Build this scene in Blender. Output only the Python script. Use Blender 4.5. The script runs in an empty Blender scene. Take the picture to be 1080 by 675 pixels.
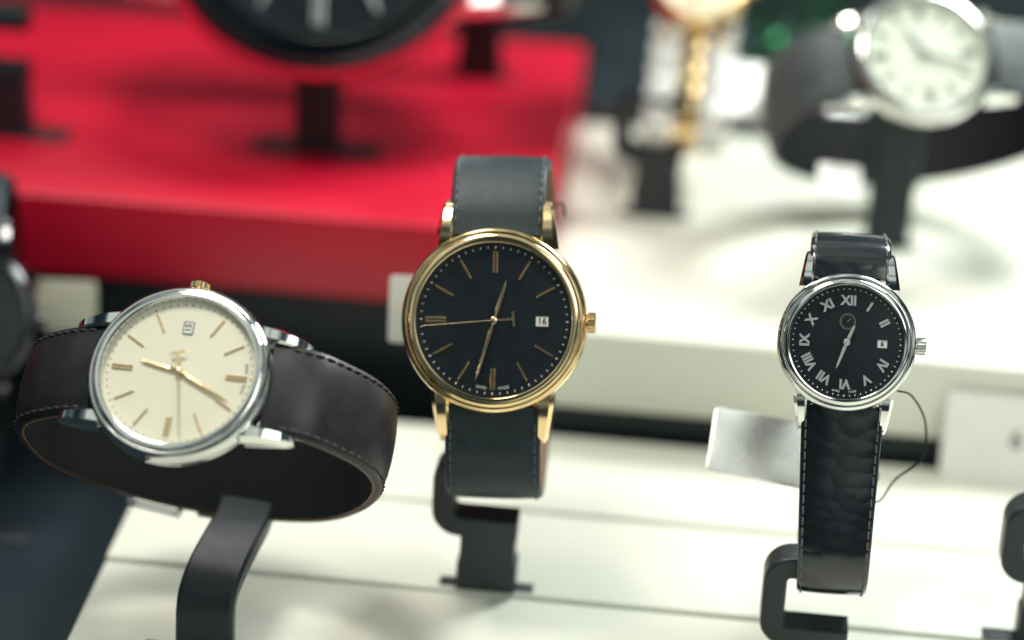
import bpy, bmesh, math, random
from mathutils import Vector, Matrix
random.seed(3)
scene = bpy.context.scene
COL = scene.collection
sin, cos, rad, PI = math.sin, math.cos, math.radians, math.pi

# ------------------------------------------------------------------ camera frame (cm while building, scaled to m at the end)
p = rad(25); roll = rad(3); th = rad(4.5)
F = Vector((0, cos(p), -sin(p))); U0 = Vector((0, sin(p), cos(p))); R0 = Vector((1, 0, 0))
Rc = cos(roll)*R0 + sin(roll)*U0
Uc = -sin(roll)*R0 + cos(roll)*U0
EYE = -60*F
K = 24/1080/60
E1 = Vector((cos(th), -sin(th), 0)); E2 = Vector((sin(th), cos(th), 0))
def P(px, py, d): return EYE + d*F + (px-540)*K*d*Rc + (337.5-py)*K*d*Uc
def ray(px, py): return F + (px-540)*K*Rc + (337.5-py)*K*Uc
def hit(px, py, z):
    r = ray(px, py); return EYE + (z-EYE.z)/r.z*r
def hitb(px, py, b):
    r = ray(px, py); return EYE + (b-EYE.dot(E2))/r.dot(E2)*r
def ab(v): return v.dot(E1), v.dot(E2)
def W(a, b, z): return E1*a + E2*b + Vector((0, 0, z))
def orient(center, n, up):
    nw = (n[0]*Rc + n[1]*Uc - n[2]*F).normalized()
    uw = up[0]*Rc + up[1]*Uc - up[2]*F
    y = (uw - uw.dot(nw)*nw).normalized()
    x = y.cross(nw)
    M = Matrix((x, y, nw)).transposed().to_4x4()
    M.translation = center
    return M

# ------------------------------------------------------------------ materials
def mat(name, col, rough=.5, metal=0, bump=None, coat=0, var=None, croc=False, sheen=0, spec=.5):
    m = bpy.data.materials.new(name); m.use_nodes = True
    nt = m.node_tree; b = nt.nodes['Principled BSDF']
    b.inputs['Base Color'].default_value = (*col, 1)
    b.inputs['Roughness'].default_value = rough
    b.inputs['Metallic'].default_value = metal
    b.inputs['Coat Weight'].default_value = coat
    b.inputs['Coat Roughness'].default_value = .08
    b.inputs['Specular IOR Level'].default_value = spec
    tc = nt.nodes.new('ShaderNodeTexCoord')
    if var:      # (scale per cm, amount)
        n = nt.nodes.new('ShaderNodeTexNoise'); n.inputs['Scale'].default_value = var[0]*100; n.inputs['Detail'].default_value = 6
        nt.links.new(tc.outputs['Object'], n.inputs['Vector'])
        r = nt.nodes.new('ShaderNodeValToRGB')
        a = var[1]
        r.color_ramp.elements[0].position = .3; r.color_ramp.elements[1].position = .7
        r.color_ramp.elements[0].color = (*[c*(1-a) for c in col], 1)
        r.color_ramp.elements[1].color = (*[min(1, c*(1+a)) for c in col], 1)
        nt.links.new(n.outputs['Fac'], r.inputs['Fac']); nt.links.new(r.outputs['Color'], b.inputs['Base Color'])
        mr = nt.nodes.new('ShaderNodeMapRange'); mr.inputs['To Min'].default_value = max(.02, rough*.8); mr.inputs['To Max'].default_value = min(1, rough*1.25)
        nt.links.new(n.outputs['Fac'], mr.inputs['Value']); nt.links.new(mr.outputs['Result'], b.inputs['Roughness'])
    if bump:     # (scale per cm, strength, distance cm)
        bp = nt.nodes.new('ShaderNodeBump'); bp.inputs['Strength'].default_value = bump[1]; bp.inputs['Distance'].default_value = bump[2]*.01
        v = nt.nodes.new('ShaderNodeTexVoronoi'); v.inputs['Scale'].default_value = bump[0]*100
        nn = nt.nodes.new('ShaderNodeTexNoise'); nn.inputs['Scale'].default_value = bump[0]*60; nn.inputs['Detail'].default_value = 5
        nt.links.new(tc.outputs['Object'], v.inputs['Vector']); nt.links.new(tc.outputs['Object'], nn.inputs['Vector'])
        ad = nt.nodes.new('ShaderNodeMath'); ad.operation = 'ADD'
        nt.links.new(v.outputs['Distance'], ad.inputs[0]); nt.links.new(nn.outputs['Fac'], ad.inputs[1])
        nt.links.new(ad.outputs[0], bp.inputs['Height']); nt.links.new(bp.outputs['Normal'], b.inputs['Normal'])
    if croc:
        bp = nt.nodes.new('ShaderNodeBump'); bp.inputs['Strength'].default_value = .45; bp.inputs['Distance'].default_value = .0004
        uv = nt.nodes.new('ShaderNodeTexCoord')
        mp = nt.nodes.new('ShaderNodeMapping'); mp.inputs['Scale'].default_value = (1.9, 3.0, 1)
        nt.links.new(uv.outputs['UV'], mp.inputs['Vector'])
        br = nt.nodes.new('ShaderNodeTexVoronoi'); br.feature = 'SMOOTH_F1'; br.inputs['Scale'].default_value = 1.0; br.inputs['Smoothness'].default_value = .12
        br.inputs['Randomness'].default_value = .85
        nt.links.new(mp.outputs['Vector'], br.inputs['Vector'])
        iv = nt.nodes.new('ShaderNodeMath'); iv.operation = 'MULTIPLY'; iv.inputs[1].default_value = -1.0
        nt.links.new(br.outputs['Distance'], iv.inputs[0])
        nt.links.new(iv.outputs[0], bp.inputs['Height']); nt.links.new(bp.outputs['Normal'], b.inputs['Normal'])
    return m

M = {}
M['gold'] = mat('polished gold', (.90, .66, .36), .11, 1, var=(1.2, .05))
M['goldsoft'] = mat('gold hands', (.74, .56, .34), .22, 1)
M['goldpale'] = mat('pale gold hands', (.74, .56, .30), .25, .9)
M['silver'] = mat('polished steel', (.74, .735, .70), .07, 1, var=(1.0, .04))
M['steel_buckle'] = mat('buckle steel', (.88, .88, .85), .22, .4, var=(3, .05))
M['steel_bright'] = mat('pale steel links', (.78, .79, .76), .30, .25, var=(3, .08))
M['silversoft'] = mat('steel markers', (.72, .72, .70), .28, .65)
M['black_metal'] = mat('black metal', (.08, .08, .086), .12, 1)
M['leather'] = mat('black leather', (.011, .023, .028), .50, bump=(22, .2, .015), var=(3, .25), spec=.45)
M['leather_brown'] = mat('dark brown leather', (.0115, .0105, .0135), .40, bump=(20, .12, .012), var=(2.5, .3))
M['leather_hazed'] = mat('dark leather paled for haze', (.060, .071, .074), .6, bump=(14, .3, .02), var=(2, .3))  # dark strap leather; lens haze is put into its greyed base colour
M['croc'] = mat('glossy embossed leather', (.008, .012, .015), .19, croc=True, coat=.5)
M['lining'] = mat('tan lining', (.24, .14, .08), .6, var=(4, .25), bump=(20, .3, .01))
M['edge_brown'] = mat('brown strap edge', (.16, .09, .05), .6, var=(4, .25))
M['lining_red'] = mat('red lining', (.62, .01, .04), .3, var=(4, .1))
M['lining_dark'] = mat('dark lining', (.006, .007, .008), .8, var=(4, .2), spec=.15)
M['thread'] = mat('black thread', (.066, .078, .084), .6, var=(30, .3))
M['cord'] = mat('black cord', (.012, .013, .015), .6, var=(30, .3))
M['thread_grey'] = mat('grey thread', (.10, .105, .11), .6, var=(30, .3))
M['thread_brown'] = mat('brown thread', (.042, .032, .033), .55, var=(30, .3))
M['dial_black'] = mat('black dial', (.007, .0115, .0155), .28, var=(2, .2), coat=.15)
M['dial_cream'] = mat('cream dial', (.81, .77, .60), .42, var=(.6, .03))
M['dial_pale'] = mat('pale dial', (.58, .62, .51), .5, var=(.6, .04))
M['white_print'] = mat('white print', (.8, .8, .76), .5, var=(8, .03))
M['dark_print'] = mat('dark print', (.02, .02, .02), .5, var=(8, .1))
M['soft_print'] = mat('soft grey print', (.10, .10, .10), .5, var=(8, .1))
M['grey_print'] = mat('grey marks', (.15, .16, .13), .5, var=(8, .1))
M['plastic'] = mat('black plastic', (.009, .0155, .019), .42, var=(2, .25), bump=(40, .06, .01))
M['white'] = mat('white lacquered board', (.725, .735, .635), .35, var=(.25, .03), bump=(3, .03, .01))
M['red'] = mat('red acrylic', (.49, .002, .024), .42, var=(.3, .06), bump=(4, .03, .01))
M['black_board'] = mat('black board', (.008, .017, .021), .5, var=(.4, .3))
M['floor'] = mat('dark floor', (.007, .017, .024), .7, var=(.2, .3), spec=.25)
M['wall'] = mat('dark wall', (.020, .034, .038), .7, var=(.1, .4))
M['card'] = mat('white card', (.80, .80, .75), .4, var=(2, .03))
M['cardcream'] = mat('cream card', (.46, .45, .36), .5, var=(2, .03))
M['cardgloss'] = mat('silver card', (.74, .75, .71), .27, .7, var=(1, .05))
M['leaf'] = mat('green tinsel', (.02, .10, .045), .3, .3, var=(2, .5))
M['bauble'] = mat('green bauble', (.05, .30, .12), .12, .8, var=(2, .2))
def crystal_mat():
    m = bpy.data.materials.new('watch crystal'); m.use_nodes = True; nt = m.node_tree
    for n in list(nt.nodes): nt.nodes.remove(n)
    o = nt.nodes.new('ShaderNodeOutputMaterial'); mx = nt.nodes.new('ShaderNodeMixShader')
    t = nt.nodes.new('ShaderNodeBsdfTransparent'); g = nt.nodes.new('ShaderNodeBsdfGlossy'); g.inputs['Roughness'].default_value = .03
    fr = nt.nodes.new('ShaderNodeFresnel'); fr.inputs['IOR'].default_value = 1.40
    nt.links.new(fr.outputs[0], mx.inputs[0]); nt.links.new(t.outputs[0], mx.inputs[1]); nt.links.new(g.outputs[0], mx.inputs[2])
    nt.links.new(mx.outputs[0], o.inputs[0]); return m
M['crystal'] = crystal_mat()

# ------------------------------------------------------------------ mesh builder
class MB:
    def __init__(s): s.v = []; s.f = []; s.uv = []
    def add(s, vs, fs, m=None, uvs=None):
        o = len(s.v)
        for i, q in enumerate(vs):
            q = Vector(q); s.v.append(m @ q if m else q)
            s.uv.append(uvs[i] if uvs else (0, 0))
        for f in fs: s.f.append([i+o for i in f])
    def bm(s, b, m=None):
        b.verts.index_update()
        s.add([v.co.copy() for v in b.verts], [[v.index for v in f.verts] for f in b.faces], m); b.free()
    def box(s, c, size, bev=0, m=None, seg=2):
        b = bmesh.new(); bmesh.ops.create_cube(b, size=1)
        for v in b.verts: v.co = Vector((c[0]+v.co.x*size[0], c[1]+v.co.y*size[1], c[2]+v.co.z*size[2]))
        if bev: bmesh.ops.bevel(b, geom=list(b.edges), offset=bev, segments=seg, affect='EDGES', profile=.5)
        s.bm(b, m)
    def lathe(s, prof, n=96, m=None):
        vs = []; fs = []
        for (r, z) in prof:
            for k in range(n):
                a = 2*PI*k/n; vs.append((max(r, 1e-5)*cos(a), max(r, 1e-5)*sin(a), z))
        for i in range(len(prof)-1):
            for k in range(n):
                k2 = (k+1) % n
                fs.append([i*n+k, i*n+k2, (i+1)*n+k2, (i+1)*n+k])
        s.add(vs, fs, m)
    def loft(s, secs, caps=True, m=None, uvs=None, closed=True):
        n = len(secs[0]); vs = [q for sec in secs for q in sec]; fs = []
        for i in range(len(secs)-1):
            for k in range(n if closed else n-1):
                k2 = (k+1) % n
                fs.append([i*n+k, i*n+k2, (i+1)*n+k2, (i+1)*n+k])
        if caps:
            fs.append(list(range(n))[::-1]); fs.append([(len(secs)-1)*n+k for k in range(n)])
        s.add(vs, fs, m, uvs)
    def tube(s, path, r, n=8, m=None):
        path = [Vector(q) for q in path]; secs = []; up = Vector((.13, .31, .94))
        for i, q in enumerate(path):
            t = (path[min(i+1, len(path)-1)]-path[max(i-1, 0)]).normalized()
            u = (up - up.dot(t)*t).normalized(); w = t.cross(u)
            secs.append([q + r*(cos(2*PI*k/n)*u + sin(2*PI*k/n)*w) for k in range(n)])
        s.loft(secs, True, m)
    def prism(s, poly, y0, y1, bev=.05, m=None):     # polygon in x,z extruded along y
        b = bmesh.new()
        f = b.faces.new([b.verts.new((q[0], y0, q[1])) for q in poly])
        r = bmesh.ops.extrude_face_region(b, geom=[f])
        for v in r['geom']:
            if isinstance(v, bmesh.types.BMVert): v.co.y = y1
        bmesh.ops.recalc_face_normals(b, faces=b.faces)
        if bev:
            es = [e for e in b.edges if abs(e.verts[0].co.y-e.verts[1].co.y) < 1e-6]
            bmesh.ops.bevel(b, geom=es, offset=bev, segments=2, affect='EDGES', profile=.5)
        s.bm(b, m)
    def build(s, name, m, parent=None, angle=35, recalc=True):
        me = bpy.data.meshes.new(name); me.from_pydata([tuple(q) for q in s.v], [], s.f)
        if recalc:
            b = bmesh.new(); b.from_mesh(me); bmesh.ops.recalc_face_normals(b, faces=b.faces); b.to_mesh(me); b.free()
        l = me.uv_layers.new(name='UVMap')
        for lp in me.loops: l.data[lp.index].uv = s.uv[lp.vertex_index]
        for q in me.polygons: q.use_smooth = True
        me.set_sharp_from_angle(angle=rad(angle))
        me.materials.append(m)
        o = bpy.data.objects.new(name, me); COL.objects.link(o); o.parent = parent
        return o

def tag(o, label, cat, group=None, kind=None):
    o['label'] = label
    if cat: o['category'] = cat
    if group: o['group'] = group
    if kind: o['kind'] = kind
    return o
def empty(name, Mx):
    o = bpy.data.objects.new(name, None); o.empty_display_size = .01; COL.objects.link(o)
    o.location = Mx.translation; o.rotation_euler = Mx.to_euler(); return o
def text_geo(body, size, ext=.008, bold=0):
    cu = bpy.data.curves.new('t', 'FONT'); cu.body = body; cu.size = size; cu.extrude = ext; cu.offset = bold
    cu.align_x = 'CENTER'; cu.align_y = 'CENTER'; cu.resolution_u = 4
    ob = bpy.data.objects.new('t', cu); COL.objects.link(ob); bpy.context.view_layer.update()
    me = bpy.data.meshes.new_from_object(ob.evaluated_get(bpy.context.evaluated_depsgraph_get()))
    r = ([v.co.copy() for v in me.vertices], [list(q.vertices) for q in me.polygons])
    bpy.data.objects.remove(ob); bpy.data.curves.remove(cu); bpy.data.meshes.remove(me); return r

def catmull(pts, n=14):
    q = [Vector(a) for a in pts]; q = [2*q[0]-q[1]] + q + [2*q[-1]-q[-2]]; out = []
    for i in range(1, len(q)-2):
        for k in range(n):
            t = k/n
            out.append(.5*((2*q[i]) + (-q[i-1]+q[i+1])*t + (2*q[i-1]-5*q[i]+4*q[i+1]-q[i+2])*t*t + (-q[i-1]+3*q[i]-3*q[i+1]+q[i+2])*t**3))
    out.append(q[-2]); return out
class Loop:     # a strap path in the local y,z plane
    def __init__(s, pts):
        s.q = catmull([(a, b) for a, b in pts]); s.L = [0]
        for a, b in zip(s.q, s.q[1:]): s.L.append(s.L[-1]+(b-a).length)
        s.len = s.L[-1]
    def at(s, l):
        l = max(0, min(s.len, l)); i = 0
        while i < len(s.L)-2 and s.L[i+1] < l: i += 1
        t = (l-s.L[i])/max(1e-9, s.L[i+1]-s.L[i]); pt = s.q[i].lerp(s.q[i+1], t)
        j = max(0, i-1); k = min(len(s.q)-1, i+2); tg = (s.q[k]-s.q[j]).normalized()
        return pt, tg, Vector((-tg.y, tg.x))
    def sweep(s, mb, sec, wf, l0=0, l1=None, n=130):
        l1 = s.len if l1 is None else l1; secs = []; uvs = []
        for i in range(n+1):
            l = l0+(l1-l0)*i/n; pt, tg, nm = s.at(l); w = wf(l/s.len)
            secs.append([Vector((u*w, pt.x+nm.x*v, pt.y+nm.y*v)) for u, v in sec])
            uvs += [(u*w, l) for u, v in sec]
        mb.loft(secs, True, None, uvs)

PADDED = [(-1, 0), (-1, .10), (-.965, .15), (-.86, .17), (-.80, .185), (-.6, .235), (-.3, .265), (0, .275), (.3, .265), (.6, .235), (.80, .185), (.86, .17), (.965, .15), (1, .10), (1, 0)]
FLAT = [(-1, 0), (-1, .12), (-.97, .16), (-.88, .172), (-.82, .178), (-.6, .19), (-.3, .197), (0, .20), (.3, .197), (.6, .19), (.82, .178), (.88, .172), (.97, .16), (1, .12), (1, 0)]

def make_watch(name, Mx, label, R=2.1, dialR=1.76, metal='gold', dial='dial_black', mark='goldsoft', style='baton',
               times=(16, 196, 267), date='6', printm='white_print', path=None, wf=None, leather='leather', lining='lining', edge='lining',
               thread='thread', lugx=1.20, detail=True, strap_type='leather', group=None, buckle=None, handk=1.0, lugm=None, ew=.07,
               scale=1.0, mw=1.0, crownk=1.0, knurl=.06, ring=None, crownm=None, sec=PADDED):
    root = empty(name, Mx); tag(root, label, 'watch', group); root.scale = (scale,)*3
    sc = R/2.1
    # case
    mb = MB(); mb.lathe([(0, -.80), (R*.78, -.80), (R*.86, -.74), (R*.93, -.60), (R*.985, -.45), (R*1.0, -.34), (R*1.0, -.14), (R*.985, -.05), (R*.95, -.02), (dialR, -.02), (0, -.02)], 128)
    case = mb.build('case', M[metal], root, 25)
    mb = MB(); b0 = R*.985; g = b0-dialR
    mb.lathe([(dialR-.01, -.01), (b0, -.045), (b0+.015, .0), (b0+.005, .05), (b0-.03, .10), (b0-.07, .13), (b0-.095, .132), (b0-.102, .12), (b0-.112, .122), (b0-.122, .145),
              (b0-.15, .175), (b0-.155-.2*(g-.155), .195), (dialR+.05, .208), (dialR+.02, .20), (dialR+.005, .18), (dialR-.01, .05), (dialR-.01, -.01)], 128)
    mb.build('bezel', M[metal], case, 30)
    if ring:
        mb = MB(); mb.lathe([(b0-.04, .10), (b0-.01, .16), (b0+.05, .14), (b0+.085, .05), (b0+.06, -.08), (b0-.0, -.12)], 128); mb.build('bezel_ring', M[ring], case, 40)
    for sx in (-1, 1):
        for sy in (-1, 1):
            secs = []
            for i in range(15):
                s = i/14; y = R*.78 + s*R*.52; x = lugx+.03*sc-.09*sc*s**1.2; hw = (.215-.095*s)*sc
                zt = -.02-.06*s-.40*s*s; zb = -.46-.26*s
                if s > .85: q = (s-.85)/.15; zt -= .08*q*q; hw *= 1-.2*q*q
                c = hw*.5
                secs.append([Vector((sx*(x+a), sy*y, z)) for a, z in ((-hw, zb), (hw, zb), (hw, zt-.18*sc), (hw-c, zt), (-hw+c*.6, zt), (-hw, zt-.06*sc))])
            mb = MB(); mb.loft(secs); mb.build('lug', M[lugm or metal], case, 22)
    # crown
    mb = MB(); n = 96; secs = []; ck = sc*crownk; cl_ = .8*crownk
    for x, r, kn in ((R*.95, .20, 0), (R+.0, .23, 0), (R+.015, .27, 1), (R+.23*cl_, .27, 1), (R+.26*cl_, .24, 0), (R+.29*cl_, .15, 0)):
        secs.append([Vector((x, cos(2*PI*k/n)*r*ck*(1-(knurl if kn and k % 4 < 2 else 0)), sin(2*PI*k/n)*r*ck*(1-(knurl if kn and k % 4 < 2 else 0))-.20)) for k in range(n)])
    mb.loft(secs); mb.build('crown', M[crownm or metal], case, 25)
    # dial
    mb = MB(); mb.lathe([(0, 0), (dialR*.3, 0), (dialR*.7, 0), (dialR-.002, 0)], 96)
    dl = mb.build('dial', M[dial], root, recalc=False)
    k = dialR/1.8
    def rot(a): return Matrix.Rotation(-rad(a), 4, 'Z')
    if style == 'baton':
        for h in range(12):
            if h == 3 and date: continue
            mb = MB(); m = rot(h*30)
            for dx in ((-.055*mw, .055*mw) if h % 3 == 0 else (0,)):
                wd = .068*k if h % 3 == 0 else .066*k
                mb.box((dx*k, 1.36*k, .022), (wd*mw, .50*k, .04), .010, m, 1)
            mb.build('hour_marker', M[mark], dl)
    else:
        rom = ['XII', 'I', 'II', 'III', 'IV', 'V', 'VI', 'VII', 'VIII', 'IX', 'X', 'XI']
        for h in range(12):
            if h == 3 and date: continue
            vs, fs = text_geo(rom[h], .42*k, .020, .013)
            mb = MB(); mb.add([Vector((v.x*.95, v.y+1.32*k, v.z+.022)) for v in vs], fs, rot(h*30)); mb.build('hour_marker', M[mark], dl)
        mb = MB(); T = Matrix.Translation((0, .66*k, 0))
        mb.lathe([(.225*k, 0), (.225*k, .006), (.24*k, .008), (.255*k, .006), (.255*k, 0)], 48, T)
        for i in range(12): mb.box((0, .19*k, .004), (.014, .04*k, .006), 0, T @ rot(i*30))
        mb.box((0, .06*k, .012), (.018, .18*k, .006), 0, T @ rot(40))
        mb.build('seconds_subdial', M['grey_print'], dl)
    if detail:
        mb = MB()
        for i in range(60):
            mb.box((0, 1.70*k, .004), (.018 if i % 5 else .03, .05*k, .006), 0, rot(i*6))
        mb.build('minute_track', M[printm], dl)
        mb = MB()
        for body, dxx in (('SWISS', -9.5), ('MADE', 9.5)):
            vs, fs = text_geo(body, .095*k, .002)
            mm = Matrix.Rotation(rad(dxx), 4, 'Z')
            mb.add([Vector((v.x, v.y-1.58*k, v.z+.005)) for v in vs], fs, mm)
        mb.build('dial_lettering', M[printm], dl)
    if date:
        cream = dial != 'dial_black'; q1 = .84 if cream else .86; fw = .010 if cream else .012
        mb = MB(); mb.box((1.12*k, 0, .012), (.34*k*q1, .26*k*q1, .02), .006, None, 1); mb.build('date_window', M['white_print'], dl)
        mb = MB(); hx = .175*k*q1; hy = .137*k*q1
        for q in (-hx, hx): mb.box((1.12*k+q, 0, .018), (fw, 2*hy+fw, .03), 0)
        for q in (-hy, hy): mb.box((1.12*k, q, .018), (2*hx-fw, fw, .03), 0)
        mb.build('date_frame', M[mark if not cream else 'dark_print'], dl)
        vs, fs = text_geo(date, .25*k*q1, .002, .004); mb = MB(); mb.add([Vector((v.x+1.12*k, v.y, v.z+.026)) for v in vs], fs); mb.build('date_numeral', M['dark_print'], dl)
    def hand(ang, st, z, h):
        mb = MB(); m = rot(ang); mb.loft([[Vector((-w, y, z)), Vector((w, y, z)), Vector((w*.9, y, z+h*.6)), Vector((0, y, z+h)), Vector((-w*.9, y, z+h*.6))] for y, w in st], True, m); return mb
    g = k*handk; hwk = k*(.35+.65*mw)
    hand(times[0], [(-.22*g, .028*hwk), (.12*g, .028*hwk), (.26*g, .066*hwk), (.82*g, .05*hwk), (.98*g, .004)], .05, .03).build('hour_hand', M[mark], dl, 20)
    mh = hand(times[1], [(-.24*g, .026*hwk), (.12*g, .026*hwk), (.28*g, .064*hwk), (1.28*g, .040*hwk), (1.46*g, .004)], .085, .03)
    if times[2] is None: mh.lathe([(.11*k, .02), (.11*k, .12), (.08*k, .14), (0, .142)], 24)
    mh.build('minute_hand', M[mark], dl, 20)
    if times[2] is not None:
        sh = hand(times[2], [(-.42*k, .02*k), (0, .016*k), (1.66*k, .009*k)], .12, .012)
        m = rot(times[2]); sh.box((0, -.46*k, .128), (.34*k, .085*k*mw, .016), 0, m); sh.box((0, -.30*k, .127), (.085*k*mw, .28*k, .014), 0, m)
        sh.lathe([(.085*k, .04), (.085*k, .135), (.06*k, .15), (0, .152)], 24)
        sh.build('second_hand', M[mark], dl, 30)
    # crystal
    mb = MB(); mb.lathe([(0, .215), (dialR*.5, .21), (dialR*.9, .20), (dialR+.02, .195)], 96); mb.build('crystal', M['crystal'], root, 60, recalc=False)
    # strap
    lp = Loop(path)
    if strap_type == 'leather':
        mb = MB(); lp.sweep(mb, sec, wf); st = mb.build('strap', M[leather], root, 50)
        mb = MB(); lp.sweep(mb, [(-.992, -ew), (-.992, .002), (.992, .002), (.992, -ew)], wf, .12, lp.len-.12); mb.build('edge', M[edge], st, 50)
        mb = MB(); lp.sweep(mb, [(-.975, -ew-.03), (-.975, -ew+.002), (.975, -ew+.002), (.975, -ew-.03)], wf, .12, lp.len-.12); mb.build('lining', M[lining], st, 50)
        mb = MB(); l = .35
        while l < lp.len-.35 and detail:
            for s in (-1, 1):
                pts = []
                for dl_ in (-.085, -.04, .04, .085):
                    pt, tg, nm = lp.at(l+dl_); h = .176 + (.018 if abs(dl_) < .06 else -.012)
                    pts.append((s*(wf(l/lp.len)*.885), pt.x+nm.x*h, pt.y+nm.y*h))
                mb.tube(pts, .023, 6)
            l += .25
        if detail: mb.build('stitching', M[thread], st, 60)
        if buckle:
            tb = buckle; l0 = tb*lp.len-.6; l1 = tb*lp.len+.6
            mb = MB()
            def fp(u, v, l):
                pt, tg, nm = lp.at(l); return (u*wf(l/lp.len), pt.x+nm.x*v, pt.y+nm.y*v)
            for s in (-1, 1):
                mb.tube([fp(s*1.0, .36, l0), fp(s*1.09, .27, l0+.05), fp(s*1.12, .12, l0+.12)] + [fp(s*1.12, .10, l0+(l1-l0)*j/8) for j in range(2, 7)] + [fp(s*1.12, .12, l1-.12), fp(s*1.09, .27, l1-.05), fp(s*1.0, .36, l1)], .095, 12)
            for l_ in (l0, l1): mb.tube([fp(u, .38, l_) for u in (-1.02, -.5, 0, .5, 1.02)], .085, 12)
            mb.tube([fp(0, .40, l0+(l1-l0)*j/5) for j in range(6)], .06, 10)
            mb.build('buckle', M['gold' if metal == 'gold' else 'steel_buckle'], st)
            for off in (1.0, 1.6):
                mb = MB(); lp.sweep(mb, [(-1.04, .01), (-1.04, .30), (-.98, .36), (.98, .36), (1.04, .30), (1.04, .01)], wf, tb*lp.len+off, tb*lp.len+off+.4, 4); mb.build('keeper', M[leather], st)
    else:
        mo = MB(); mi = MB(); l = 0
        while l < lp.len-.3:
            for s in (-1, 1):
                lp.sweep(mo, [(s*.36, -.05), (s*.36, .16), (s*.6, .2), (s*.85, .18), (s*1.0, .1), (s*1.0, -.05)], wf, l, l+.40, 3)
            lp.sweep(mi, [(-.30, -.05), (-.30, .17), (-.2, .22), (.2, .22), (.30, .17), (.30, -.05)], wf, l+.22, l+.58, 3)
            l += .62
        st = mo.build('bracelet', M['steel_bright'], root, 40); mi.build('centre_links', M['gold'], st, 40)
    return root

# ------------------------------------------------------------------ stands
def band(cl, t):
    a = []; b = []
    for i, q in enumerate(cl):
        u = Vector(cl[min(i+1, len(cl)-1)])-Vector(cl[max(i-1, 0)]); u.normalize(); n = Vector((-u.y, u.x))*t/2
        a.append(Vector(q)+n); b.append(Vector(q)-n)
    return a + b[::-1]
def arc(cx, cz, r, a0, a1, n=8): return [(cx+r*cos(rad(a0+(a1-a0)*i/n)), cz+r*sin(rad(a0+(a1-a0)*i/n))) for i in range(n+1)]
STG = 'black plastic watch stands'
def foot(root, d=.95, w=3.7, h=.09):
    mb = MB(); mb.box((0, 0, h/2), (w, d, h), h*.3); mb.build('base_plate', M['plastic'], root)
def clip_stand(loc, label, ph=1.67, yaw=-th, wid=2.07, hc=2.12, ft=(.95, 3.7, .09)):
    """post with a C shaped clip; origin under the post"""
    root = empty('watch_stand', Matrix.Translation(loc) @ Matrix.Rotation(yaw, 4, 'Z')); tag(root, label, 'watch stand', STG)
    foot(root, *ft); h0 = ft[2]
    mb = MB(); mb.prism([(-.72, h0), (.72, h0), (.72, ph*.5), (.66, ph*.5+.06), (.66, ph+.1), (-.66, ph+.1), (-.66, ph*.5+.06), (-.72, ph*.5)], -.38, .38, .05); mb.build('post', M['plastic'], root, 15)
    t = .54; x0 = .70-wid+t/2; z0 = ph+t/2; z1 = ph+hc-t/2; r = .38
    cl = [(.70, z0)] + arc(x0+r, z0+r, r, 270, 180) + arc(x0+r, z1-r, r, 180, 90) + [(.75, z1)]
    mb = MB(); mb.prism(band(cl, t), -.40, .40, .07); mb.build('clip', M['plastic'], root, 20)
    return root
def ring_stand(center_M, zbase, label, off=3.0, dx=0, at=None, back=.82, h=None, arm=(.62, .28), sway=.36, ft=(.95, 3.7, .09)):
    c = center_M.translation; n = center_M.to_3x3() @ Vector((0, 0, 1))
    q = c - n*off + Vector((dx, 0, 0))
    if at: q.x, q.y = at.x, at.y
    loc = Vector((q.x, q.y, zbase)); h = h or q.z-zbase
    root = empty('watch_stand', Matrix.Translation(loc) @ Matrix.Rotation(-th, 4, 'Z')); tag(root, label, 'watch stand', STG)
    foot(root, *ft)
    pts = [(0, ft[2]), (0, .25*h), (.10*sway, .42*h), (.55*sway, .66*h), (.95*sway, h*.88), (sway, h)]
    cl = [tuple(v) for v in catmull(pts, 10)]
    mb = MB(); mb.prism(band(cl, 1.30), -.36, .36, .09); mb.build('post', M['plastic'], root, 15)
    R3 = root.rotation_euler.to_matrix().inverted()
    a = Vector((sway*.85, .1, h-.35)); e = R3 @ (c - n*back - loc); d = (e-a).normalized()
    side = Vector((1, 0, 0)); up = d.cross(side).normalized()
    mb = MB(); mb.loft([[s_+side*i*arm[0]+up*j*arm[1] for i, j in ((-1, -1), (1, -1), (1, 1), (-1, 1))] for s_ in (a, e)]); mb.build('arm', M['lining_dark'], root)
    return root
def ribbon_stand(base, target, label):
    """one continuous wide ribbon that curves up and back to carry the strap loop"""
    root = empty('watch_stand', Matrix.Translation(base) @ Matrix.Rotation(-th, 4, 'Z')); tag(root, label, 'watch stand', STG)
    foot(root, .9, 3.0, .07)
    T = root.rotation_euler.to_matrix().inverted() @ (target - base)
    H = T.z
    pts = [(0, 0, .07), (0, -.02, H*.35), (.03*T.x, .06*T.y, H*.66), (.35*T.x, .28*T.y, H*.86), (.75*T.x, .62*T.y, H*.97), (T.x, T.y, H), (T.x, T.y+.9, H+.02)]
    path = catmull(pts, 10); secs = []
    for i, q in enumerate(path):
        t = (path[min(i+1, len(path)-1)]-path[max(i-1, 0)]).normalized(); s = Vector((1, 0, 0)); s = (s-s.dot(t)*t).normalized(); nn = s.cross(t)
        w, hh, c = .66, .24, .08
        secs.append([q+s*x+nn*y for x, y in ((-w+c, -hh), (w-c, -hh), (w, -hh+c), (w, hh-c), (w-c, hh), (-w+c, hh), (-w, hh-c), (-w, -hh+c))])
    mb = MB(); mb.loft(secs); mb.build('arm', M['plastic'], root, 30)
    return root

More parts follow.
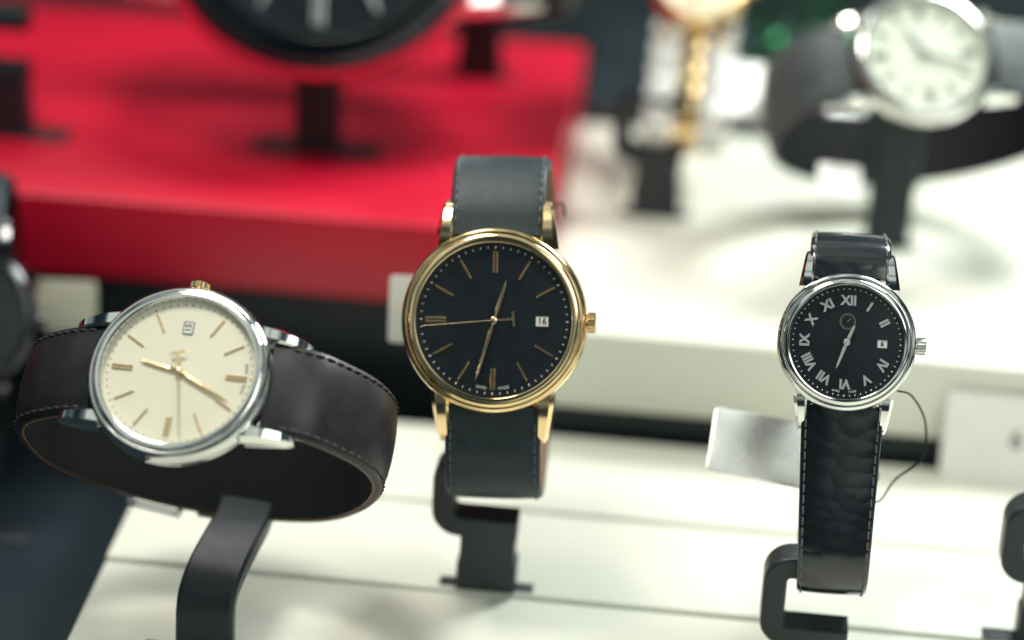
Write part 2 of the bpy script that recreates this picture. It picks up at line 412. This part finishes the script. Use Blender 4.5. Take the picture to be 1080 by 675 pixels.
# ------------------------------------------------------------------ the display (setting)
ZL = -6.9; ZF = ZL-.1; ZR = -1.87; ZT = -3.7
def slab(name, a0, a1, b0, b1, z0, z1, m, label, bev=.08):
    mb = MB(); mb.box(((a0+a1)/2, (b0+b1)/2, (z0+z1)/2), (a1-a0, b1-b0, z1-z0), bev, None, 3)
    o = mb.build(name, m); o.rotation_euler = (0, 0, -th)
    o['label'] = label; o['kind'] = 'structure'; return o
aL = ab(hit(100, 610, ZL))[0]
b1 = ab(hit(600, 632, ZL))[1]; b2 = ab(hit(740, 556, ZL))[1]; b3 = ab(hit(800, 479, ZL))[1]
slab('display_shelf', aL, 40, -22, b1-.05, -9.2, ZF, M['white'], 'front white board of the low display shelf', .05)
slab('display_shelf', aL, 40, b1, b2-.05, -9.2, ZL, M['white'], 'middle white board of the low display shelf', .05)
slab('display_shelf', aL, 40, b2, b3-.1, -9.2, ZL+.08, M['white'], 'rear white board of the low display shelf', .05)
aR = ab(hit(608, 90, ZR))[0]; bRf = ab(hit(300, 226, ZR))[1]; bRb = ab(hit(617, 48, ZR))[1]
slab('display_platform', -45, aR, bRf, bRb, -4.25, ZR, M['red'], 'glossy red raised display platform', .1)
slab('platform_riser', -45, aR-.3, bRf+.9, bRb-.4, -9.2, -4.25, M['black_board'], 'black riser under the red platform', .03)
slab('display_platform', aR+.06, 45, b3, 23.4, -6.0, ZT, M['white'], 'white raised display platform beside the red one', .12)
slab('platform_riser', aR-.2, 44, b3+.35, 23, -9.2, -6.0, M['black_board'], 'black recessed riser under the white platform', .03)
slab('rear_step', aR-.0, 45, 23.6, 33, -9.2, -3.3, M['black_board'], 'black step at the back of the display', .1)
mb = MB(); mb.box((0, 0, -9.45), (300, 300, .5), 0); o = mb.build('floor', M['floor']); o.rotation_euler = (0, 0, -th); o['kind'] = 'structure'
mb = MB(); mb.box((0, 40, 10), (300, 1, 40), 0); o = mb.build('wall', M['wall']); o.rotation_euler = (0, 0, -th); o['kind'] = 'structure'

# ------------------------------------------------------------------ watches
# centre: gold
MC = orient(P(521, 338, 58.5), (-.065, .03, 1), (.022, 1, 0))
PATH_C = [(1.95, -.38), (2.75, -.62), (3.45, -1.15), (3.80, -2.0), (3.70, -3.2), (2.9, -4.5), (1.2, -5.3), (-1.0, -5.35), (-2.7, -4.6), (-3.7, -3.3), (-3.98, -2.0), (-3.75, -1.05), (-3.1, -.66), (-2.65, -.55), (-1.95, -.38)]
make_watch('wrist_watch', MC, 'gold cased watch with black dial and black leather strap, upright in the middle', path=PATH_C, wf=lambda t: 1.11, buckle=.5, R=2.16, dialR=1.79, date='16', scale=.99, mw=.66, crownk=.88, times=(16, 196, 264.5), sec=FLAT)
sc_ = hit(513, 617, ZL)
clip_stand(sc_, 'black clip stand holding the gold watch in the middle', ph=1.5, ft=(.40, 2.3, .035))
# left: steel, cream dial, lying on its side
ML = orient(P(189, 393, 55.3), (-.10, .40, .9), (-.985, .16, 0))
def ring_path(p_, m_, dz=1): return [(1.95, -.38), (2.8, -.70), (3.45*p_, -1.4*dz), (3.75*p_, -2.6*dz), (3.4*p_, -4.2*dz), (2.0, -5.5*dz), (0, -6.0*dz), (-2.2, -5.7*dz), (-3.9*m_, -4.6*dz), (-4.65*m_, -3.1*dz), (-4.5*m_, -1.9*dz), (-3.7*m_, -1.05), (-2.8, -.62), (-1.95, -.38)]
PATH_RING = ring_path(1, 1)
make_watch('wrist_watch', ML, 'steel watch with cream dial and dark brown strap, lying on its side at left', R=2.12, dialR=1.76, metal='silver', dial='dial_cream', mark='goldpale',
           times=(11, 206, 258), date='15', printm='dark_print', path=ring_path(1.11, .90, 1.10), wf=lambda t: 1.08, leather='leather_brown', lining='lining_dark', edge='edge_brown', thread='thread_brown', buckle=.405,
           scale=.96, mw=.72, crownk=.85, knurl=.05, crownm='gold')
ribbon_stand(hit(217, 694, ZF), ML @ (Vector((-1.36, -.45, -6.2))*.96), 'black stand under the steel watch with the cream dial')
# right: small steel, roman
MR = orient(P(893, 361, 57), (-.10, .02, 1), (.055, 1, 0))
PATH_R = [(1.40, -.38), (1.95, -.58), (2.25, -1.1), (2.32, -2.1), (1.9, -3.5), (.4, -4.5), (-2, -4.8), (-4.2, -4.2), (-5.3, -3.0), (-5.58, -1.9), (-5.2, -1.2), (-4, -.85), (-2.5, -.58), (-1.40, -.38)]
make_watch('wrist_watch', MR, 'small steel watch with black dial, roman numerals and glossy black strap', R=1.55, dialR=1.26, metal='silver', mark='silversoft', style='roman',
           times=(22, 199, None), date='6', path=PATH_R, wf=lambda t: .92-.14*min(1, ((1-t)/.27) if t > .5 else t/.3), leather='croc', lining='lining_dark', edge='lining_dark', thread='thread_grey', lugx=.94, buckle=.4, handk=.62, mw=.85, sec=FLAT)
c0 = P(860, 676, 59.6)
clip_stand(Vector((c0.x, c0.y, ZF)), 'black clip stand holding the small steel watch at right', ph=c0.z-ZF, hc=2.35, wid=2.05)
clip_stand(hit(1112, 611, ZL+1.67) - Vector((0, 0, 1.67)), 'empty black clip stand cut by the right edge', ft=(.5, 3.0, .05))

# far left dark watch
ME = orient(P(-48, 335, 66), (.10, .05, 1), (0.05, 1, 0))
make_watch('wrist_watch', ME, 'dark blurred watch cut by the left edge beside the red platform', R=2.1, metal='black_metal', mark='plastic', date=None, path=PATH_C, wf=lambda t: 1.07, lining='lining_dark', edge='lining_dark', detail=False)
q = ME @ Vector((0, -4.4, -1.8))
clip_stand(Vector((q.x+.2, q.y, -9.2)), 'black clip stand under the dark watch at the left edge', ph=max(1.0, q.z+9.2-.35))

# large watch on the red platform
MT = orient(P(342, -98, 71.7), (-.02, .06, 1), (-1, .05, 0))
make_watch('wrist_watch', MT, 'oversized dark watch with a red rimmed bezel on the red platform', R=2.32, dialR=1.80, lugx=1.1, metal='black_metal', lugm='silver', mark='silversoft', path=ring_path(.85, .70, .45), wf=lambda t: 1.0, lining='lining_dark', edge='lining_dark', detail=False,
           scale=2.08, ring='lining_red', mw=.8)
tb_ = hit(335, 157, ZR)
ring_stand(MT, ZR, 'black stand under the red rimmed watch on the red platform', 2.5, at=tb_, back=1.6, sway=.1)
clip_stand(hit(505, 80, ZR), 'black clip stand near the back edge of the red platform', ft=(.6, 2.2, .06))
clip_stand(hit(8, 140, ZR), 'black clip stand at the far left of the red platform')

# back right watch
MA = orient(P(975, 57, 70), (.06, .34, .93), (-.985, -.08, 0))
make_watch('wrist_watch', MA, 'blurred steel watch with pale dial and dark strap painted paler for haze on the white platform', R=1.98, dialR=1.64, metal='silver', dial='dial_pale', mark='grey_print', times=(60, 200, None), date=None,
           path=ring_path(1, 1, 1.08), wf=lambda t: 1.12, leather='leather_hazed', lining='lining_dark', edge='lining_dark', detail=False, buckle=.42, mw=1.3)
ring_stand(MA, ZT, 'black stand under the pale dial watch', sway=.1, ft=(.6, 1.8, .06))
# bracelet watch
MBk = orient(P(740, -24, 74), (-.05, .25, 1), (.12, 1, 0))
PATH_B = [(1.3, -.4), (1.8, -.7), (2.2, -1.5), (2.2, -3), (1.2, -4.4), (-1, -5), (-3.0, -4.4), (-4.2, -3.0), (-4.4, -1.9), (-4.0, -1.1), (-3, -.8), (-1.9, -.6), (-1.3, -.4)]
make_watch('wrist_watch', MBk, 'two tone watch with gold and steel link bracelet at the back', R=1.5, dialR=1.25, metal='gold', dial='dial_cream', date=None, path=PATH_B, wf=lambda t: 1.22, lugx=.85, detail=False, strap_type='links')
clip_stand(hit(690, 226, ZT), 'black clip stand under the gold and steel bracelet watch', ft=(.6, 2.0, .06))

# ------------------------------------------------------------------ price tags
def card(name, corners, label, m, thick=.05, string=None, text=None):
    """corners: tl, tr, br, bl in world"""
    c = [Vector(q) for q in corners]; ctr = sum(c, Vector())/4
    x = ((c[1]-c[0])+(c[2]-c[3])).normalized(); y = ((c[0]-c[3])+(c[1]-c[2])); y = (y-y.dot(x)*x).normalized(); n = x.cross(y)
    w = ((c[1]-c[0]).length+(c[2]-c[3]).length)/2; h = ((c[0]-c[3]).length+(c[1]-c[2]).length)/2
    Mx = Matrix((x, y, n)).transposed().to_4x4(); Mx.translation = ctr
    root = empty(name, Mx); tag(root, label, 'price tag')
    mb = MB(); r = .12; poly = []
    for cx, cy, a in ((w/2-r, h/2-r, 0), (-w/2+r, h/2-r, 90), (-w/2+r, -h/2+r, 180), (w/2-r, -h/2+r, 270)): poly += arc(cx, cy, r, a, a+90, 5)
    mb.prism(poly, -thick/2, thick/2, .012, Matrix.Rotation(rad(90), 4, 'X')); mb.build('card', m, root, 30)
    if text:
        vs, fs = text_geo(text[0], text[1], .003, .012); mb = MB(); mb.add([Vector((v.x+text[2], v.y+text[3], v.z+thick/2+.003)) for v in vs], fs); mb.build('printed_number', M['soft_print'], root)
    if string:
        inv = Mx.inverted(); mb = MB(); mb.tube([inv @ q for q in catmull(string, 10)], .026, 6); mb.build('string', M['cord'], root)
    return root
d = 59.6
card('price_tag', (P(757, 431, d+.9), P(868, 449, d+.8), P(862, 520, d), P(742, 494, d)), 'silvery price tag behind the small steel watch', M['cardgloss'], .06,
     [P(946, 412, 58.4), P(962, 418, 58.8), P(976, 446, 59.2), P(972, 484, 59.4), P(945, 505, 59.5), P(928, 528, 59.5), P(918, 524, 59.6), P(925, 498, 59.7), P(890, 490, 59.9), P(855, 480, 60)])
d = 63
card('price_tag', (P(410, 290, d), P(458, 292, d), P(458, 363, d+.3), P(410, 361, d+.3)), 'small white price tag behind the gold watch', M['card'], .05,
     [P(450, 300, d), P(475, 270, 63), P(540, 240, 62.5), P(590, 215, 61.5), P(596, 228, 61.3)])
bt = b3-.75
a0 = ab(hitb(992, 486, bt))[0]; zt = ZL+.085
q0 = W(a0, bt, zt); q1 = W(a0+3.3, bt-.1, zt)
lean = E2*.62 + Vector((0, 0, 2.4))
card('price_tag', (q0+lean, q1+lean, q1, q0), 'white price tag printed 6 leaning at the right edge', M['card'], .08, None, ('6', .72, .28, .06))
d = 68.5
card('price_tag', (P(38, 294, d), P(103, 297, d), P(101, 352, d+.3), P(36, 350, d+.3)), 'cream price tag beside the dark watch at the left edge', M['cardcream'], .05,
     [P(45, 300, d), P(20, 280, 68), P(0, 290, 67.5)])
d = 73.6
card('price_tag', (P(756, 62, d+1.2), P(812, 70, d+1.2), P(808, 128, d), P(751, 120, d)), 'white price tag hanging from the bracelet watch', M['card'], .05,
     [P(759, 70, d+1.0), P(739, 50, 74.3), P(722, 45, 74.2)])
d = 69.2
card('price_tag', (P(864, 172, d+.5), P(910, 176, d+.5), P(906, 214, d), P(860, 208, d)), 'small white price tag hanging below the pale dial watch', M['card'], .05,
     [P(880, 180, d+.4), P(890, 150, 69), P(905, 118, 69.2)])

# ------------------------------------------------------------------ garland
root = empty('garland', Matrix.Translation(W(12, 27, -3.3))); tag(root, 'green tinsel garland at the top right behind the watches', 'garland')
mb = MB()
for i in range(1500):
    x = random.uniform(-8, 22); a = random.uniform(0, 2*PI); r = random.uniform(0, 1)**.6
    c = Vector((x, 1.5*r*cos(a)-.13*x*.0, 1.5+1.45*r*sin(a)))
    dirv = Vector((random.uniform(-1, 1), cos(a)+random.uniform(-.6, .6), sin(a)+random.uniform(-.6, .6))).normalized()
    s = dirv.cross(Vector((random.random(), random.random(), random.random()))).normalized()*.09
    L = random.uniform(.6, 1.1); o_ = dirv*L
    mb.add([c-s, c+s, c+o_*.6+s*.8, c+o_, c+o_*.6-s*.8], [[0, 1, 2, 3, 4]])
mb.build('tinsel', M['leaf'], root, recalc=False)
for i in range(9):
    mb = MB(); x = -6+i*2.6+random.uniform(-.6, .6); prof = [(.32*sin(PI*j/12), -.32*cos(PI*j/12)) for j in range(13)]
    mb.lathe(prof, 24, Matrix.Translation((x, -1.3+random.uniform(-.2, .3), 1.5+random.uniform(-.8, 1.2)))); mb.build('bauble', M['bauble'], root)

# ------------------------------------------------------------------ scale to metres
for me in bpy.data.meshes: me.transform(Matrix.Scale(.01, 4))
for o in bpy.data.objects: o.location = o.location*.01

# ------------------------------------------------------------------ lights
def area(name, loc, target, size, power, col, sy=None, spread=180):
    l = bpy.data.lights.new(name, 'AREA'); l.size = size*.01; l.energy = power; l.color = col; l.spread = rad(spread)
    if sy: l.shape = 'RECTANGLE'; l.size_y = sy*.01
    o = bpy.data.objects.new(name, l); COL.objects.link(o); o.location = Vector(loc)*.01
    o.rotation_euler = (Vector(target)-Vector(loc)).to_track_quat('-Z', 'Y').to_euler(); return o
area('key_lamp', (-16, 0, 54), (0, 0, -3), 15, 2.2, (1, .97, .87))
area('case_lamp', (26, 24, 30), (17, 14, -3), 14, 2.8, (.95, 1, .97))
area('fill_lamp', (26, -34, 40), (4, 0, -4), 30, .8, (.96, 1, .94))
area('red_lamp', (-16, 30, 45), (-8, 16, -2), 14, .6, (1, .95, .9))

# shop surroundings: blotchy light and dark, brighter above
w = bpy.data.worlds.new('World'); scene.world = w; w.use_nodes = True
nt = w.node_tree; bg = nt.nodes['Background']
tc = nt.nodes.new('ShaderNodeTexCoord'); sx = nt.nodes.new('ShaderNodeSeparateXYZ'); rp = nt.nodes.new('ShaderNodeValToRGB')
nz = nt.nodes.new('ShaderNodeTexNoise'); nz.inputs['Scale'].default_value = 3.2; nz.inputs['Detail'].default_value = 1.5
zz = nt.nodes.new('ShaderNodeMath'); zz.operation = 'MULTIPLY_ADD'; zz.inputs[1].default_value = .30; zz.inputs[2].default_value = -.42
ad = nt.nodes.new('ShaderNodeMath'); ad.operation = 'MULTIPLY_ADD'; ad.inputs[1].default_value = 1.9
nt.links.new(tc.outputs['Generated'], sx.inputs[0]); nt.links.new(tc.outputs['Generated'], nz.inputs['Vector'])
nt.links.new(sx.outputs['Z'], zz.inputs[0])
nt.links.new(nz.outputs['Fac'], ad.inputs[0]); nt.links.new(zz.outputs[0], ad.inputs[2]); nt.links.new(ad.outputs[0], rp.inputs['Fac'])
rp.color_ramp.elements[0].position = .48; rp.color_ramp.elements[0].color = (.015, .034, .043, 1)
rp.color_ramp.elements[1].position = .90; rp.color_ramp.elements[1].color = (1.0, 1.1, 1.03, 1)
e = rp.color_ramp.elements.new(.66); e.color = (.16, .22, .235, 1)
nt.links.new(rp.outputs['Color'], bg.inputs['Color']); bg.inputs['Strength'].default_value = .68

# ------------------------------------------------------------------ camera
cam = bpy.data.cameras.new('camera'); co = bpy.data.objects.new('camera', cam); COL.objects.link(co)
mx = Matrix((Rc, Uc, -F)).transposed().to_4x4(); mx.translation = EYE*.01; co.matrix_world = mx
cam.sensor_width = 36; cam.lens = 90; cam.clip_start = .02; cam.clip_end = 10
cam.dof.use_dof = True; cam.dof.focus_distance = .572; cam.dof.aperture_fstop = 4.3
scene.camera = co
scene.view_settings.view_transform = 'Standard'; scene.view_settings.look = 'None'; scene.view_settings.exposure = 0
